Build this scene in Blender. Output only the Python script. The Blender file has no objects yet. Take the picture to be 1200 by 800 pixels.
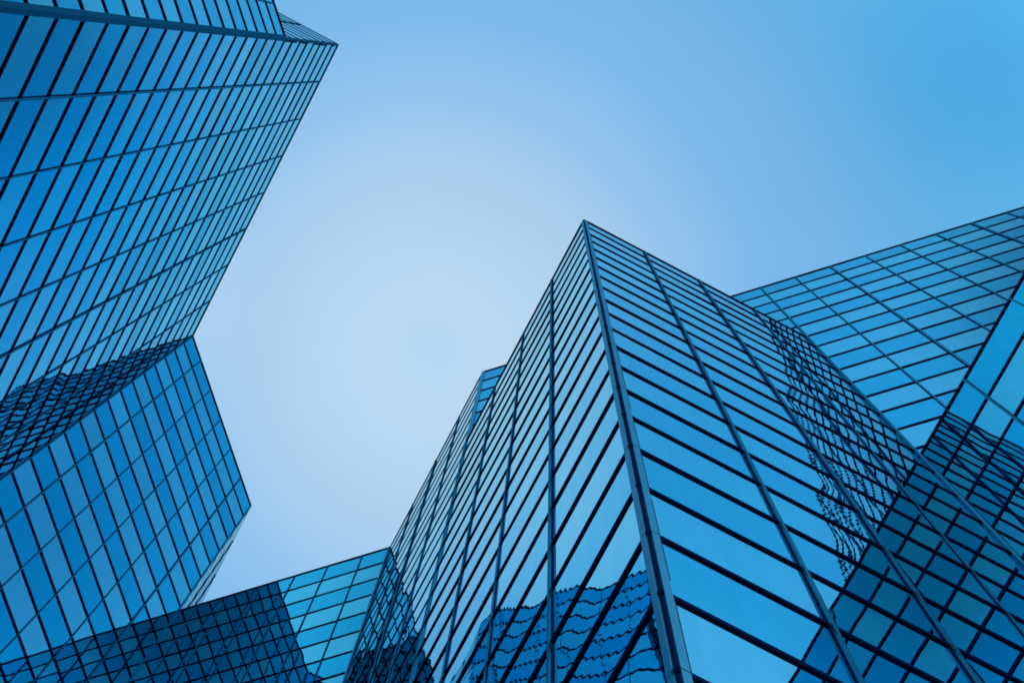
import bpy, bmesh, math, random
from mathutils import Vector, Matrix
random.seed(7)
S = 1.7                      # metres per facade row
CAMZ = 1.6                   # eye height above the plaza
scene = bpy.context.scene
COL = scene.collection

# ------------------------------------------------------------------ camera
cam_d = bpy.data.cameras.new('camera')
cam = bpy.data.objects.new('camera', cam_d); COL.objects.link(cam)
cam_d.sensor_width = 36.0
cam_d.lens = 2064.39 / 1200 * 36.0
cam_d.clip_start = 0.05; cam_d.clip_end = 5000
E1 = (0.99974322, 0.00346799, -0.02239336)
E2 = (0.0, 0.98821979, 0.15304135)
EU = (0.0226605, -0.153002, 0.98796603)
# world x / y / z written in camera space (right, down, forward)
right = Vector((E1[0], E2[0], EU[0])); down = Vector((E1[1], E2[1], EU[1])); fwd = Vector((E1[2], E2[2], EU[2]))
m = Matrix((right, -down, -fwd)).transposed().to_4x4()
m.translation = Vector((0, 0, CAMZ))
cam.matrix_world = m
scene.camera = cam

def px(v):                   # world point -> pixel of the 1200x800 photograph
    d = Vector(v) - Vector((0, 0, CAMZ))
    z = d.dot(fwd)
    if z <= 0.01: return None
    return (600 + 2064.39 * d.dot(right) / z, 400 + 2064.39 * d.dot(down) / z)

# ------------------------------------------------------------------ materials
def nodes(name):
    mt = bpy.data.materials.new(name); mt.use_nodes = True
    nt = mt.node_tree; nt.nodes.clear()
    out = nt.nodes.new('ShaderNodeOutputMaterial')
    return mt, nt, out
def N(nt, kind, **kw):
    n = nt.nodes.new(kind)
    for k, v in kw.items(): setattr(n, k, v)
    return n
def math_(nt, op, a, b=None):
    n = N(nt, 'ShaderNodeMath', operation=op)
    for i, v in enumerate((a, b)):
        if v is None: continue
        if isinstance(v, (int, float)): n.inputs[i].default_value = v
        else: nt.links.new(v, n.inputs[i])
    return n.outputs[0]
def vmath(nt, op, a, b=None, scale=None):
    n = N(nt, 'ShaderNodeVectorMath', operation=op)
    for i, v in enumerate((a, b)):
        if v is None: continue
        if isinstance(v, tuple): n.inputs[i].default_value = v
        else: nt.links.new(v, n.inputs[i])
    if scale is not None:
        if isinstance(scale, (int, float)): n.inputs['Scale'].default_value = scale
        else: nt.links.new(scale, n.inputs['Scale'])
    return n.outputs['Value'] if op in ('DOT_PRODUCT', 'LENGTH') else n.outputs[0]

def glass(name, r0, base, roller, pillow, spread):
    """coated curtain-wall glass: a blue mirror coat that whitens at grazing angles, slightly wavy surface"""
    mt, nt, out = nodes(name); L = nt.links
    geo = N(nt, 'ShaderNodeNewGeometry')
    pos, nrm, isl = geo.outputs['Position'], geo.outputs['Normal'], geo.outputs['Random Per Island']
    # slow pillowing, different in every pane
    mp = N(nt, 'ShaderNodeMapping'); mp.inputs['Scale'].default_value = (0.75, 0.75, 0.65); L.new(pos, mp.inputs['Vector'])
    nz = N(nt, 'ShaderNodeTexNoise', noise_dimensions='4D'); nz.inputs['Scale'].default_value = 1.0; nz.inputs['Detail'].default_value = 1.5
    L.new(mp.outputs[0], nz.inputs['Vector']); L.new(math_(nt, 'MULTIPLY', isl, 300.0), nz.inputs['W'])
    low = vmath(nt, 'SCALE', vmath(nt, 'SUBTRACT', nz.outputs['Color'], (0.5, 0.5, 0.5)), scale=pillow)
    # roller wave of tempered glass: fine horizontal ripples
    sep = N(nt, 'ShaderNodeSeparateXYZ'); L.new(pos, sep.inputs[0])
    ph = math_(nt, 'ADD', math_(nt, 'MULTIPLY', sep.outputs[2], 2 * math.pi / 0.26), math_(nt, 'MULTIPLY', isl, 40.0))
    ph = math_(nt, 'ADD', ph, math_(nt, 'MULTIPLY', nz.outputs['Fac'], 7.0))
    sn = math_(nt, 'SINE', ph)
    amp = math_(nt, 'MULTIPLY', math_(nt, 'GREATER_THAN', math_(nt, 'FRACT', math_(nt, 'MULTIPLY', isl, 17.0)), 0.45), roller)
    cz = N(nt, 'ShaderNodeCombineXYZ'); L.new(math_(nt, 'MULTIPLY', sn, amp), cz.inputs[2])
    rip = cz.outputs[0]
    n2 = vmath(nt, 'NORMALIZE', vmath(nt, 'ADD', vmath(nt, 'ADD', nrm, low), rip))
    # coat: blue reflectance head-on, turning to a plain mirror at grazing angles
    cs = math_(nt, 'ABSOLUTE', vmath(nt, 'DOT_PRODUCT', nrm, geo.outputs['Incoming']))
    facing = math_(nt, 'SUBTRACT', 1.0, cs)
    mixc = N(nt, 'ShaderNodeCombineColor')
    for i, (r_, p_) in enumerate(zip(r0, (10.0, 4.7, 3.4))):
        L.new(math_(nt, 'ADD', math_(nt, 'MULTIPLY', math_(nt, 'POWER', facing, p_), 1 - r_), r_), mixc.inputs[i])
    # a little difference of coat tone from pane to pane
    k = math_(nt, 'ADD', math_(nt, 'MULTIPLY', math_(nt, 'FRACT', math_(nt, 'MULTIPLY', isl, 53.0)), spread), 1.0 - spread)
    # rain streaks and dust on the panes
    ms_ = N(nt, 'ShaderNodeMapping'); ms_.inputs['Scale'].default_value = (7.0, 7.0, 0.9); L.new(pos, ms_.inputs['Vector'])
    dn = N(nt, 'ShaderNodeTexNoise'); dn.inputs['Scale'].default_value = 1.0; dn.inputs['Detail'].default_value = 5; L.new(ms_.outputs[0], dn.inputs['Vector'])
    k = math_(nt, 'MULTIPLY', k, math_(nt, 'ADD', math_(nt, 'MULTIPLY', dn.outputs['Fac'], 0.16), 0.92))
    tn = N(nt, 'ShaderNodeMix', data_type='RGBA', blend_type='MULTIPLY'); tn.inputs['Factor'].default_value = 1
    L.new(mixc.outputs[0], tn.inputs['A'])
    cmb = N(nt, 'ShaderNodeCombineColor')
    for i in range(3): L.new(k, cmb.inputs[i])
    L.new(cmb.outputs[0], tn.inputs['B'])
    gl = N(nt, 'ShaderNodeBsdfGlossy'); gl.inputs['Roughness'].default_value = 0.0
    L.new(tn.outputs['Result'], gl.inputs['Color']); L.new(n2, gl.inputs['Normal'])
    df = N(nt, 'ShaderNodeBsdfDiffuse'); df.inputs['Color'].default_value = (*base, 1)
    mx = N(nt, 'ShaderNodeMixShader'); mx.inputs[0].default_value = 0.97
    L.new(df.outputs[0], mx.inputs[1]); L.new(gl.outputs[0], mx.inputs[2])
    L.new(mx.outputs[0], out.inputs[0])
    return mt

def metal(name, col, metallic, rough, var=0.15, scale=6.0):
    mt, nt, out = nodes(name); L = nt.links
    geo = N(nt, 'ShaderNodeNewGeometry')
    nz = N(nt, 'ShaderNodeTexNoise'); nz.inputs['Scale'].default_value = scale; nz.inputs['Detail'].default_value = 5
    L.new(geo.outputs['Position'], nz.inputs['Vector'])
    cr = N(nt, 'ShaderNodeValToRGB')
    cr.color_ramp.elements[0].position = 0.3; cr.color_ramp.elements[1].position = 0.75
    cr.color_ramp.elements[0].color = (*[c * (1 - var) for c in col], 1)
    cr.color_ramp.elements[1].color = (*[c * (1 + var) for c in col], 1)
    L.new(nz.outputs['Fac'], cr.inputs[0])
    b = N(nt, 'ShaderNodeBsdfPrincipled')
    L.new(cr.outputs[0], b.inputs['Base Color'])
    b.inputs['Metallic'].default_value = metallic; b.inputs['Roughness'].default_value = rough
    L.new(b.outputs[0], out.inputs[0])
    return mt

M_VISION = glass('vision_glass', (0.11, 0.50, 0.65), (0.004, 0.012, 0.03), 0.0002, 0.0155, 0.14)
M_SPANDREL = glass('spandrel_glass', (0.0, 0.375, 0.60), (0.003, 0.016, 0.045), 0.0006, 0.0100, 0.15)
def sheet(name, col, refl, rough, var=0.12, scale=4.0):
    """painted aluminium: a flat colour with a broad satin sheen of the same tint"""
    mt, nt, out = nodes(name); L = nt.links
    geo = N(nt, 'ShaderNodeNewGeometry')
    nz = N(nt, 'ShaderNodeTexNoise'); nz.inputs['Scale'].default_value = scale; nz.inputs['Detail'].default_value = 6
    L.new(geo.outputs['Position'], nz.inputs['Vector'])
    f = math_(nt, 'ADD', math_(nt, 'MULTIPLY', nz.outputs['Fac'], 2 * var), 1 - var)
    g1 = vmath(nt, 'SCALE', tuple(refl), scale=f)
    gl = N(nt, 'ShaderNodeBsdfGlossy'); gl.inputs['Roughness'].default_value = rough; L.new(g1, gl.inputs['Color'])
    df = N(nt, 'ShaderNodeBsdfDiffuse'); df.inputs['Color'].default_value = (*col, 1)
    ad = N(nt, 'ShaderNodeAddShader'); L.new(gl.outputs[0], ad.inputs[0]); L.new(df.outputs[0], ad.inputs[1])
    L.new(ad.outputs[0], out.inputs[0])
    return mt
M_BLACK = sheet('black_aluminium', (0.003, 0.009, 0.024), (0.004, 0.012, 0.06), 0.5)
M_MULL = sheet('blue_grey_aluminium', (0.006, 0.035, 0.05), (0.03, 0.23, 0.33), 0.3)
M_BAND = sheet('dark_teal_aluminium', (0.004, 0.02, 0.03), (0.010, 0.105, 0.175), 0.3)
M_POST = sheet('pale_aluminium_cladding', (0.010, 0.055, 0.075), (0.09, 0.33, 0.44), 0.25, 0.18, 2.5)
M_WALL = metal('dark_backing', (0.01, 0.014, 0.02), 0.0, 0.8)
M_ROOF = metal('roof_gravel', (0.16, 0.16, 0.155), 0.0, 0.95, 0.4, 14.0)

# ------------------------------------------------------------------ mesh helpers
class Mesh:
    def __init__(self): self.bm = bmesh.new()
    def box(self, o, u, v, w):          # box from corner o along three edge vectors
        o, u, v, w = Vector(o), Vector(u), Vector(v), Vector(w)
        p = [o, o + u, o + u + v, o + v]; p += [q + w for q in p]
        vs = [self.bm.verts.new(q) for q in p]
        for f in ((0, 3, 2, 1), (4, 5, 6, 7), (0, 1, 5, 4), (1, 2, 6, 5), (2, 3, 7, 6), (3, 0, 4, 7)):
            self.bm.faces.new([vs[i] for i in f])
        return self
    def prism(self, pts, z0, z1):
        lo = [self.bm.verts.new((p[0], p[1], z0)) for p in pts]; hi = [self.bm.verts.new((p[0], p[1], z1)) for p in pts]
        n = len(pts)
        self.bm.faces.new(lo[::-1]); self.bm.faces.new(hi)
        for i in range(n): self.bm.faces.new((lo[i], lo[(i + 1) % n], hi[(i + 1) % n], hi[i]))
        return self
    def link(self, name, mat, parent=None, origin=None):
        bmesh.ops.recalc_face_normals(self.bm, faces=self.bm.faces)
        me = bpy.data.meshes.new(name)
        loc = Vector((0, 0, 0))
        if parent is not None:
            r = parent
            while r.parent is not None: r = r.parent
            loc = r.location.copy()
        self.bm.transform(Matrix.Translation(-loc))
        self.bm.to_mesh(me); self.bm.free()
        me.materials.append(mat)
        o = bpy.data.objects.new(name, me); COL.objects.link(o)
        if parent is not None:
            o.parent = parent            # every part shares its building's origin
        return o

def empty(name, loc, label, cat, group=None):
    o = bpy.data.objects.new(name, None); COL.objects.link(o)
    o.location = loc; o.matrix_world = Matrix.Translation(loc)
    o['label'] = label; o['category'] = cat
    if group: o['group'] = group
    return o

# ------------------------------------------------------------------ plan (rows -> metres)
AZ = math.radians(27.6229)
def dr(deg): return Vector((math.cos(AZ + math.radians(deg)), math.sin(AZ + math.radians(deg))))
a, b, c, d = dr(0), dr(90), dr(-45), dr(45)
HE, HG, HL, HH, HJ = 26.4, 32.4726, 40.6482, 32.6103, 18.1064
K0 = Vector((0.4782, 2.2452)); K1 = K0 + a * 3.8086; K2 = K0 + b * 3.7996
KBC = Vector((-7.1326, 10.2749)); KAB = KBC - d * 4.2784; KL = KAB - b * 7.599
K3 = KBC + c * 4.2715
GR = K1 + c * (0.671 * 16)               # right end of the tall rear wall
ID = KL - a * 7.6                        # far end of the upper left tower's side
HE_ = KL - d * (0.655 * 8 + 0.1)         # end of the lower wing's wall
CE = KBC + b * 7.6                       # far end of the recessed wall
JE = K1 - b * 3.9                        # end of the low wing's wall

GROUND = -CAMZ / S
WALLS = []
class Wall: pass
def wall(building, p0, p1, h, bays, heavy, out, hbar, wbar, base=None, parity=0, zlow=None):
    w = Wall(); w.b = building; w.p0 = Vector(p0); w.p1 = Vector(p1); w.h = h
    w.u = (w.p1 - w.p0).normalized(); w.L = (w.p1 - w.p0).length
    n = Vector((-w.u.y, w.u.x))
    if n.dot(Vector(out) - w.p0) < 0: n = -n
    w.n = n; w.bays = [0.0] + sorted(bays) + [w.L]; w.heavy = set(heavy); w.hbar = hbar; w.wbar = wbar
    w.par = parity; w.low = GROUND if zlow is None else zlow
    WALLS.append(w); return w
def xyz(p, h): return Vector((p.x * S, p.y * S, h * S + CAMZ))
O = Vector((0, 0))

def even(L, n): return [L * i / n for i in range(1, n)]
fb = [3.8086 * t for t in (0.268, 0.512, 0.756)]
eb = [3.7996 * t for t in (0.268, 0.512, 0.756)]
B_L = empty('office_tower', (KL.x * S, KL.y * S, 0), 'tallest glass tower on the left, its folded walls ending in pointed roof corners', 'office tower', 'glass towers round the courtyard')
B_G = empty('office_tower', (K3.x * S, K3.y * S, 0), 'long glass tower rising behind the sharp-cornered one, with wide panes on its right', 'office tower', 'glass towers round the courtyard')
B_E = empty('office_tower', (K0.x * S, K0.y * S, 0), 'sharp-cornered glass tower in the middle, its pale corner post pointing up into open sky', 'office tower', 'glass towers round the courtyard')
B_H = empty('office_tower', (KL.x * S, KL.y * S, 0), 'lower glass wing at the top left edge, its roof below the tall tower beside it', 'office tower', 'glass towers round the courtyard')
B_J = empty('office_tower', (K1.x * S, K1.y * S, 0), 'low dark glass wing at the lower right edge, standing in front of the rear tower', 'office tower', 'glass towers round the courtyard')

RB, LB = 0.0115, 0.015                   # how far the glazing bars stand out (rows)
wF = wall(B_E, K0, K1, HE, fb, (1, 2), O, 0.0115, 0.055)
wE = wall(B_E, K0, K2, HE, eb, (1,), O + a * -20, 0.0115, 0.058)
wE2 = wall(B_G, K2, K3, HG, even((K3 - K2).length, 4), (2,), O + a * -20, 0.0085, 0.05)
wG = wall(B_G, K1, GR, HG, [0.669 * i for i in range(1, 16)], (2, 6, 10), O, RB, 0.046)
wGl = wall(B_G, K2, K1, HG, even((K1 - K2).length, 8), (), O, RB, 0.036, zlow=HE - 0.4)
wD = wall(B_G, K3, KBC, HG, [0.555, 1.248, 1.914, 2.58, 3.25, 3.87], (), O, RB, 0.04)
wA = wall(B_L, KL, KAB, HL, even(7.599, 8), (1, 5), O, LB, 0.05)
wB = wall(B_L, KAB, KBC, HL, [0.61, 1.34, 2.08, 2.81, 3.55], (1, 5), O, LB, 0.055)
wC = wall(B_L, KBC, CE, HL, even(7.6, 8), (), O + a * 30, 0.0045, 0.04)
wI = wall(B_L, KL, ID, HL, even(7.6, 8), (), O + b * -60, 0.007, 0.045, zlow=HH - 0.4)
wH = wall(B_H, KL, HE_, HH, [0.655 * i for i in range(1, 8)], (4,), O, LB, 0.05)
wJ = wall(B_J, K1, JE, HJ, [0.93, 1.88, 2.83], (1,), O, RB, 0.05)
# the sides turned away from the courtyard
for bd, p0, p1, h, out in ((B_H, HE_, ID, HH, O - b * 90), (B_L, CE, ID - d * 0.0, HL, O - a * 90),
                           (B_G, GR, GR + d * 6, HG, O + c * 90), (B_G, GR + d * 6, CE + c * 7.6, HG, O + d * 90),
                           (B_J, JE, K1 + (a - b) * 3.9, HJ, O - b * 90)):
    n_ = max(1, round((Vector(p1) - Vector(p0)).length / 0.95))
    wall(bd, p0, p1, h, even((Vector(p1) - Vector(p0)).length, n_), (), out, RB, 0.04)

# ------------------------------------------------------------------ what shows in the photograph, for choosing individual parts
def poly_area(pts):
    def clip(ps, f):
        o = []
        for i in range(len(ps)):
            p, q = ps[i], ps[(i + 1) % len(ps)]
            fp, fq = f(p), f(q)
            if fp >= 0: o.append(p)
            if fp * fq < 0:
                t = fp / (fp - fq); o.append((p[0] + (q[0] - p[0]) * t, p[1] + (q[1] - p[1]) * t))
        return o
    for f in (lambda p: p[0], lambda p: 1200 - p[0], lambda p: p[1], lambda p: 800 - p[1]):
        pts = clip(pts, f)
        if len(pts) < 3: return 0.0, None
    s = sum(pts[i][0] * pts[(i + 1) % len(pts)][1] - pts[(i + 1) % len(pts)][0] * pts[i][1] for i in range(len(pts))) / 2
    cx = sum(p[0] for p in pts) / len(pts); cy = sum(p[1] for p in pts) / len(pts)
    return abs(s), (cx, cy)
def ray(p):
    return (right * ((p[0] - 600) / 2064.39) + down * ((p[1] - 400) / 2064.39) + fwd)
def hit(w, r):                           # distance factor at which the ray r meets wall w, or None
    n3 = Vector((w.n.x, w.n.y, 0)); o = Vector((0, 0, CAMZ)); q = xyz(w.p0, 0)
    den = r.dot(n3)
    if abs(den) < 1e-9: return None
    t = (q - o).dot(n3) / den
    if t <= 0: return None
    p = o + r * t
    s = (Vector((p.x, p.y)) / S - w.p0).dot(w.u); z = (p.z - CAMZ) / S
    return t if -1e-4 <= s <= w.L + 1e-4 and w.low <= z <= w.h else None
def seen(w, quad):
    ps = [px(q) for q in quad]
    if any(p is None for p in ps): return 0.0
    ar, cen = poly_area(ps)
    if cen is None: return 0.0
    if Vector((w.n.x, w.n.y)).dot(-w.p0) <= 0: return 0.0
    r = ray(cen); t = hit(w, r)
    if t is None: t = 1e9
    for o in WALLS:
        if o is w: continue
        th = hit(o, r)
        if th is not None and th < t * 0.9995: return 0.0
    return ar

# ------------------------------------------------------------------ facades
panes = {}; bars = {}
def v3(p, z=0.0): return Vector((p.x, p.y, z))
for w in WALLS:
    u, n = v3(w.u) * S, v3(w.n) * S
    up = Vector((0, 0, S))
    fac = Mesh().box(xyz(w.p0, w.low) - n * 0.012, u * w.L, -n * 0.06, up * (w.h - w.low - 0.01)).link('facade', M_WALL, w.b)
    w.fac = fac
    # coping along the roof edge
    Mesh().box(xyz(w.p0, w.h - 0.03) - n * 0.06, u * w.L, n * (0.06 + w.hbar * 1.3), up * 0.045).link('coping', M_BLACK, fac)
    nrows = int(w.h - w.low)
    for k in range(nrows + 1):
        top, bot = w.h - k, max(w.h - k - 1, w.low)
        if top - bot < 0.1: continue
        if k > 0:
            q = xyz(w.p0, top - w.wbar / 2)
            quad = [q, q + u * w.L, q + u * w.L + up * w.wbar, q + up * w.wbar]
            bars.setdefault(w.b, []).append((seen(w, quad), w, top))
        for i in range(len(w.bays) - 1):
            s0, s1 = w.bays[i], w.bays[i + 1]
            q = xyz(w.p0 + w.u * s0, bot)
            quad = [q, q + u * (s1 - s0), q + u * (s1 - s0) + up * (top - bot), q + up * (top - bot)]
            panes.setdefault(w.b, []).append((seen(w, quad), w, k, i, quad))
    # vertical mullions
    for i, s in enumerate(w.bays[1:-1], 1):
        hv = i in w.heavy
        wd, dp = (0.026, 0.026) if hv else (0.017, 0.019)
        hh = up * (w.h - w.low - 0.035)
        def strip(s0, s1, dpt):
            return (xyz(w.p0 + w.u * (s + s0 * wd), w.low) - n * 0.008, u * (s1 - s0) * wd, n * (dpt + 0.008), hh)
        mo = Mesh().box(*strip(-0.5, 0.12, dp)).box(*strip(0.3, 0.5, dp * 0.92)).link('mullion', M_MULL, fac)
        Mesh().box(*strip(-0.6, 0.6, dp * 0.38)).link('gasket', M_BLACK, fac)

def pane_mesh(ms, w, k, i, quad):
    n = v3(w.n)
    vs = []
    t1, t2 = random.gauss(0, 0.0011), random.gauss(0, 0.0011)   # panes never sit quite flush
    for j, q in enumerate(quad):
        off = (t1 if j in (0, 3) else -t1) + (t2 if j in (0, 1) else -t2)
        vs.append(q + n * off)
    # thin slab of glass
    fr = [ms.bm.verts.new(v) for v in vs]; bk = [ms.bm.verts.new(v - n * 0.012) for v in vs]
    ms.bm.faces.new(fr); ms.bm.faces.new(bk[::-1])
    for j in range(4): ms.bm.faces.new((fr[j], bk[j], bk[(j + 1) % 4], fr[(j + 1) % 4]))

for bd, lst in panes.items():
    lst.sort(key=lambda t: -t[0])
    solo = [t for t in lst if t[0] > 0][:100]
    for t in solo:
        ms = Mesh(); pane_mesh(ms, *t[1:])
        ms.link('window', M_VISION if (t[2] + t[1].par) % 2 else M_SPANDREL, t[1].fac)
    rest = lst[len(solo):]
    ms = [Mesh(), Mesh()]
    for t in rest: pane_mesh(ms[(t[2] + t[1].par) % 2], *t[1:])
    # one object for all the small panes, with both kinds of glass
    me2 = Mesh()
    me = bpy.data.meshes.new('window')
    for j in (0, 1):
        tmp = bpy.data.meshes.new('tmp')
        bmesh.ops.recalc_face_normals(ms[j].bm, faces=ms[j].bm.faces)
        for f in ms[j].bm.faces: f.material_index = j
        ms[j].bm.transform(Matrix.Translation(-bd.matrix_world.translation))
        ms[j].bm.to_mesh(tmp); ms[j].bm.free()
        me2.bm.from_mesh(tmp); bpy.data.meshes.remove(tmp)
    me2.bm.to_mesh(me); me2.bm.free()
    me.materials.append(M_SPANDREL); me.materials.append(M_VISION)
    o = bpy.data.objects.new('window', me); COL.objects.link(o); o.parent = bd; o['kind'] = 'stuff'

for bd, lst in bars.items():
    lst.sort(key=lambda t: -t[0])
    solo = [t for t in lst if t[0] > 0][:100]
    def bar(ms, w, top):
        n, u = v3(w.n) * S, v3(w.u) * S
        ms.box(xyz(w.p0, top - w.wbar / 2) - n * 0.006, u * w.L, n * (w.hbar + 0.006), Vector((0, 0, S * w.wbar)))
    for t in solo:
        ms = Mesh(); bar(ms, t[1], t[2]); ms.link('transom', M_BLACK, t[1].fac)
    ms = Mesh()
    for t in lst[len(solo):]: bar(ms, t[1], t[2])
    o = ms.link('transom', M_BLACK, bd); o['kind'] = 'stuff'

# ------------------------------------------------------------------ corner posts, roofs
def corner(bd, p, u1, n1, u2, n2, h, low, leg, gap, mat=M_POST, proud=0.016):
    """clad outer corner: two plates in lengths of two rows over a dark post"""
    ms = Mesh()
    z = h
    while z > low:
        z0 = max(z - 2, low)
        for u_, n_ in ((u1, n1), (u2, n2)):
            o_ = xyz(p + u_ * gap, z0 + 0.006) - v3(n_) * S * 0.004
            ms.box(o_, v3(u_) * S * (leg - gap), v3(n_) * S * (proud + 0.004), Vector((0, 0, S * (z - z0 - 0.012))))
        z = z0
    o = ms.link('corner_post', mat, bd)
    q = xyz(p, low)
    pts = [p + (u1 + u2) * 0.03, p + u1 * 0.04 + n1 * 0.008, p + (n1 + n2) * 0.003, p + u2 * 0.04 + n2 * 0.008]
    Mesh().prism([x * S for x in pts], low * S + CAMZ, h * S + CAMZ - 0.01).link('seam', M_BLACK, o)
def corner_bent(bd, p, u1, n1, u2, n2, h, low, leg, mat=M_POST, proud=0.016):
    ms = Mesh(); z = h
    mid = (n1 + n2) / (1 + n1.dot(n2))
    while z > low:
        z0 = max(z - 2, low)
        pts = [p + u1 * leg + n1 * -0.004, p + u1 * leg + n1 * proud, p + mid * proud, p + u2 * leg + n2 * proud, p + u2 * leg + n2 * -0.004, p - mid * 0.02]
        ms.prism([x * S for x in pts], z0 * S + CAMZ + 0.008, z * S + CAMZ - 0.008)
        z = z0
    o = ms.link('corner_post', mat, bd)
    pts = [p + u1 * leg * .9 - n1 * 0.003, p + u1 * leg * .9 + n1 * proud * .7, p + mid * proud * .7, p + u2 * leg * .9 + n2 * proud * .7, p + u2 * leg * .9 - n2 * 0.003, p - mid * 0.015]
    Mesh().prism([x * S for x in pts], low * S + CAMZ, h * S + CAMZ - 0.02).link('seam', M_BLACK, o)
corner(B_E, K0, wF.u, wF.n, wE.u, wE.n, HE, GROUND, 0.052, 0.009)
corner_bent(B_G, K2, wE2.u, wE2.n, (K1 - K2).normalized(), wG.n, HG, HE, 0.045)
corner_bent(B_L, KL, wA.u, wA.n, wH.u, wH.n, HH, GROUND, 0.055, M_BAND)
corner_bent(B_L, KBC, -d, wB.n, b, wC.n, HL, GROUND, 0.03, M_MULL)
corner(B_L, KL, wA.u, wA.n, wI.u, wI.n, HL, HH + 0.02, 0.02, 0.004, M_MULL, 0.008)
def inner(bd, p, n1, n2, h, low, t=0.03):   # post in an inner corner
    pts = [p - (n1 + n2) * 0.02, p + n1 * t - n2 * .0, p + (n1 + n2) * t * 0.8, p + n2 * t]
    Mesh().prism([x * S for x in pts], low * S + CAMZ, h * S + CAMZ - 0.06).link('corner_post', M_MULL, bd)
Mesh().box(xyz(K2 + wE2.u * 0.004, GROUND) - v3(wE2.n) * S * 0.008, v3(wE2.u) * S * 0.03, v3(wE2.n) * S * 0.03, Vector((0, 0, S * (HE - GROUND - 0.02)))).link('corner_post', M_MULL, B_G)
inner(B_G, K1, wG.n, wF.n, HG, GROUND)
inner(B_L, KAB, wA.n, wB.n, HL, GROUND)
inner(B_G, K3, wE2.n, wD.n, HG, GROUND)

def roof(bd, pts, h, drop):
    ar = sum(pts[i].x * pts[(i + 1) % len(pts)].y - pts[(i + 1) % len(pts)].x * pts[i].y for i in range(len(pts)))
    sg = 1 if ar > 0 else -1
    ins = []
    for i, p in enumerate(pts):          # pulled in behind the parapets
        e0 = (p - pts[i - 1]).normalized(); e1 = (pts[(i + 1) % len(pts)] - p).normalized()
        n0 = Vector((-e0.y, e0.x)) * sg; n1 = Vector((-e1.y, e1.x)) * sg
        ins.append(p + (n0 + n1) / max(0.35, 1 + n0.dot(n1)) * 0.1)
    Mesh().prism([p * S for p in ins], (h - drop - 0.15) * S + CAMZ, (h - drop) * S + CAMZ).link('roof', M_ROOF, bd)
roof(B_E, [K0, K1, K2], HE, 0.4)
roof(B_G, [KBC + d * .2, K3 + d * .2, K2 + a * .1 + d * .1, K1 + d * .1, GR + d * .1, GR + d * 6, CE + c * 7.6], HG, 0.4)
roof(B_L, [KL, KAB, KBC, CE, ID], HL, 0.4)
roof(B_H, [KL, HE_, ID], HH, 0.4)
roof(B_J, [K1, JE, K1 + (a - b) * 3.9], HJ, 0.4)

# ------------------------------------------------------------------ ground
mt, nt, out = nodes('plaza_paving'); L = nt.links
geo = N(nt, 'ShaderNodeNewGeometry')
bk = N(nt, 'ShaderNodeTexBrick'); bk.inputs['Scale'].default_value = 1.2
bk.inputs['Color1'].default_value = (0.22, 0.215, 0.20, 1); bk.inputs['Color2'].default_value = (0.17, 0.165, 0.16, 1); bk.inputs['Mortar'].default_value = (0.08, 0.08, 0.08, 1)
bk.inputs['Mortar Size'].default_value = 0.012
L.new(geo.outputs['Position'], bk.inputs['Vector'])
pb = N(nt, 'ShaderNodeBsdfPrincipled'); pb.inputs['Roughness'].default_value = 0.8
L.new(bk.outputs['Color'], pb.inputs['Base Color']); L.new(pb.outputs[0], out.inputs[0])
g = Mesh(); vs = [g.bm.verts.new(p) for p in ((-1500, -1500, 0), (1500, -1500, 0), (1500, 1500, 0), (-1500, 1500, 0))]; g.bm.faces.new(vs)
go = g.link('ground', mt); go['kind'] = 'structure'

# ------------------------------------------------------------------ sky and sun
SUN_EL, SUN_AZ = math.radians(32), math.radians(200)
world = bpy.data.worlds.new('World'); scene.world = world; world.use_nodes = True
nt = world.node_tree; nt.nodes.clear(); L = nt.links
wo = N(nt, 'ShaderNodeOutputWorld'); bg = N(nt, 'ShaderNodeBackground'); bg.inputs['Strength'].default_value = 0.1
L.new(bg.outputs[0], wo.inputs[0])
sky = N(nt, 'ShaderNodeTexSky', sky_type='NISHITA'); sky.sun_disc = False
sky.sun_elevation = SUN_EL; sky.sun_rotation = SUN_AZ
tc = N(nt, 'ShaderNodeTexCoord')
dirn = vmath(nt, 'NORMALIZE', tc.outputs['Generated'])
# bright overhead sky fading to blue, brightened again farther out for the reflections
c0 = ray((510, 415)).normalized()
dist = vmath(nt, 'LENGTH', vmath(nt, 'SUBTRACT', dirn, tuple(c0)))
cr = N(nt, 'ShaderNodeValToRGB'); cr.color_ramp.interpolation = 'CARDINAL'
SC = 1600 / 2064.39
stops = [(0.0, (.48, .69, .895)), (.12, (.47, .68, .89)), (.27, (.335, .585, .865)), (.38, (.225, .50, .83)), (.50, (.165, .46, .81)), (.64, (.13, .455, .805)), (.80, (.17, .51, .87)), (1.0, (.28, .62, 1.0)), (1.6, (.32, .66, 1.0))]
stops = [(p / 1.6, q) for p, q in stops]
els = cr.color_ramp.elements
while len(els) < len(stops): els.new(0.5)
for e, (p, col) in zip(els, stops): e.position = p; e.color = (*col, 1)
L.new(math_(nt, 'DIVIDE', dist, SC), cr.inputs[0])
tuned_sky = cr.outputs[0]
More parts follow.
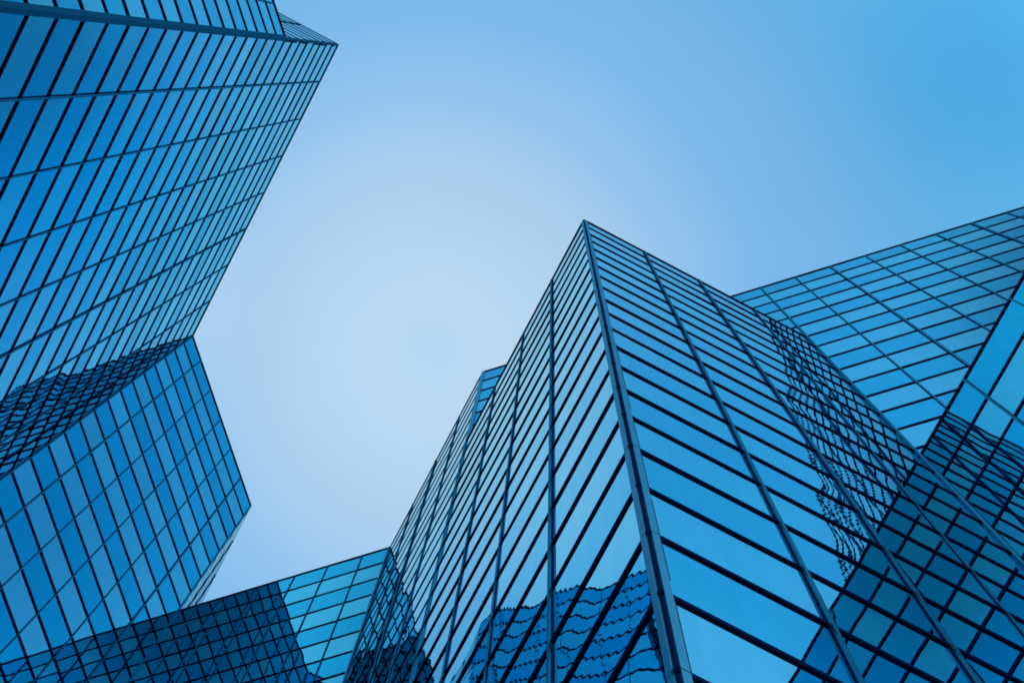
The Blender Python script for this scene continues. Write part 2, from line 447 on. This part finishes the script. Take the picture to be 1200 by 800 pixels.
for (bx, by), rad, col in (((110, 340), 240, (1.5, 1.25, 1.15)), ((1225, -10), 360, (0.36, 0.78, 0.91)), ((1120, -590), 350, (0.2, 0.22, 0.22)),  # bright and dark patches added to the sky, mostly to tune glass reflections
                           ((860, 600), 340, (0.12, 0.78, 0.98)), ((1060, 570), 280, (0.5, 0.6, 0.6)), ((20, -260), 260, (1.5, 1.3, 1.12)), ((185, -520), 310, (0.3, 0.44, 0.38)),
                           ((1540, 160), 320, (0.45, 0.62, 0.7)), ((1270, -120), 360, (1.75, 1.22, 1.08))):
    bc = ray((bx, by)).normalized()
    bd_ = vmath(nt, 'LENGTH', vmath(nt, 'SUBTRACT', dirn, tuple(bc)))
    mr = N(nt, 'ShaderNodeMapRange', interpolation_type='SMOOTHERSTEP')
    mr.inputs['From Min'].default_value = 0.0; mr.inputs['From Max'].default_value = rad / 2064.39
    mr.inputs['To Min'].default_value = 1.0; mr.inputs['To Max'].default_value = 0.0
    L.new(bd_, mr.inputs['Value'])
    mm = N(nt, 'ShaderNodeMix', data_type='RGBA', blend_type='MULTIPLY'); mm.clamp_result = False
    L.new(mr.outputs[0], mm.inputs['Factor']); L.new(tuned_sky, mm.inputs['A']); mm.inputs['B'].default_value = (*col, 1)
    tuned_sky = mm.outputs['Result']
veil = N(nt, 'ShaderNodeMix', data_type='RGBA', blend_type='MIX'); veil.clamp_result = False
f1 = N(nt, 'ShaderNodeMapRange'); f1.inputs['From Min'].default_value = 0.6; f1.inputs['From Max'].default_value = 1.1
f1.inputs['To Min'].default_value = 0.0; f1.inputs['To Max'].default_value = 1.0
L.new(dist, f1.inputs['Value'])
up10 = N(nt, 'ShaderNodeVectorMath', operation='SCALE'); L.new(tuned_sky, up10.inputs[0]); 
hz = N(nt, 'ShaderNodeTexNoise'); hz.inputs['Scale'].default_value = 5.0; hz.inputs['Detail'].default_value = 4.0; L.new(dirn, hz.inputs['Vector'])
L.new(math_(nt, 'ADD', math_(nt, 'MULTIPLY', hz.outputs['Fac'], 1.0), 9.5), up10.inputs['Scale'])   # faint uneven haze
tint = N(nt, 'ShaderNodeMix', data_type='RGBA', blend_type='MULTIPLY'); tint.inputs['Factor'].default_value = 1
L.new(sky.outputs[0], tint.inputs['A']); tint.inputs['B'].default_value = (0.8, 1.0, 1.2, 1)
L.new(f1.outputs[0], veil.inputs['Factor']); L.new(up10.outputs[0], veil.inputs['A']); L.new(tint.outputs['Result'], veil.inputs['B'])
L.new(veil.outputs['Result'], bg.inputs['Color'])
sl = bpy.data.lights.new('sun', 'SUN'); sl.energy = 0.6; sl.angle = math.radians(12); sl.color = (1, 0.96, 0.9)
so = bpy.data.objects.new('sun', sl); COL.objects.link(so)
sd = Vector((math.sin(SUN_AZ) * math.cos(SUN_EL), math.cos(SUN_AZ) * math.cos(SUN_EL), math.sin(SUN_EL)))
so.rotation_euler = (-sd).to_track_quat('-Z', 'Y').to_euler()
so.location = (0, 0, 120)

scene.view_settings.view_transform = 'Standard'; scene.view_settings.look = 'None'
scene.view_settings.exposure = 0; scene.view_settings.gamma = 1
scene.render.resolution_x, scene.render.resolution_y = 1024, 682
scene.cycles.max_bounces = 12; scene.cycles.glossy_bounces = 10
scene.cycles.use_denoising = True
scene.cycles.filter_width = 1.75
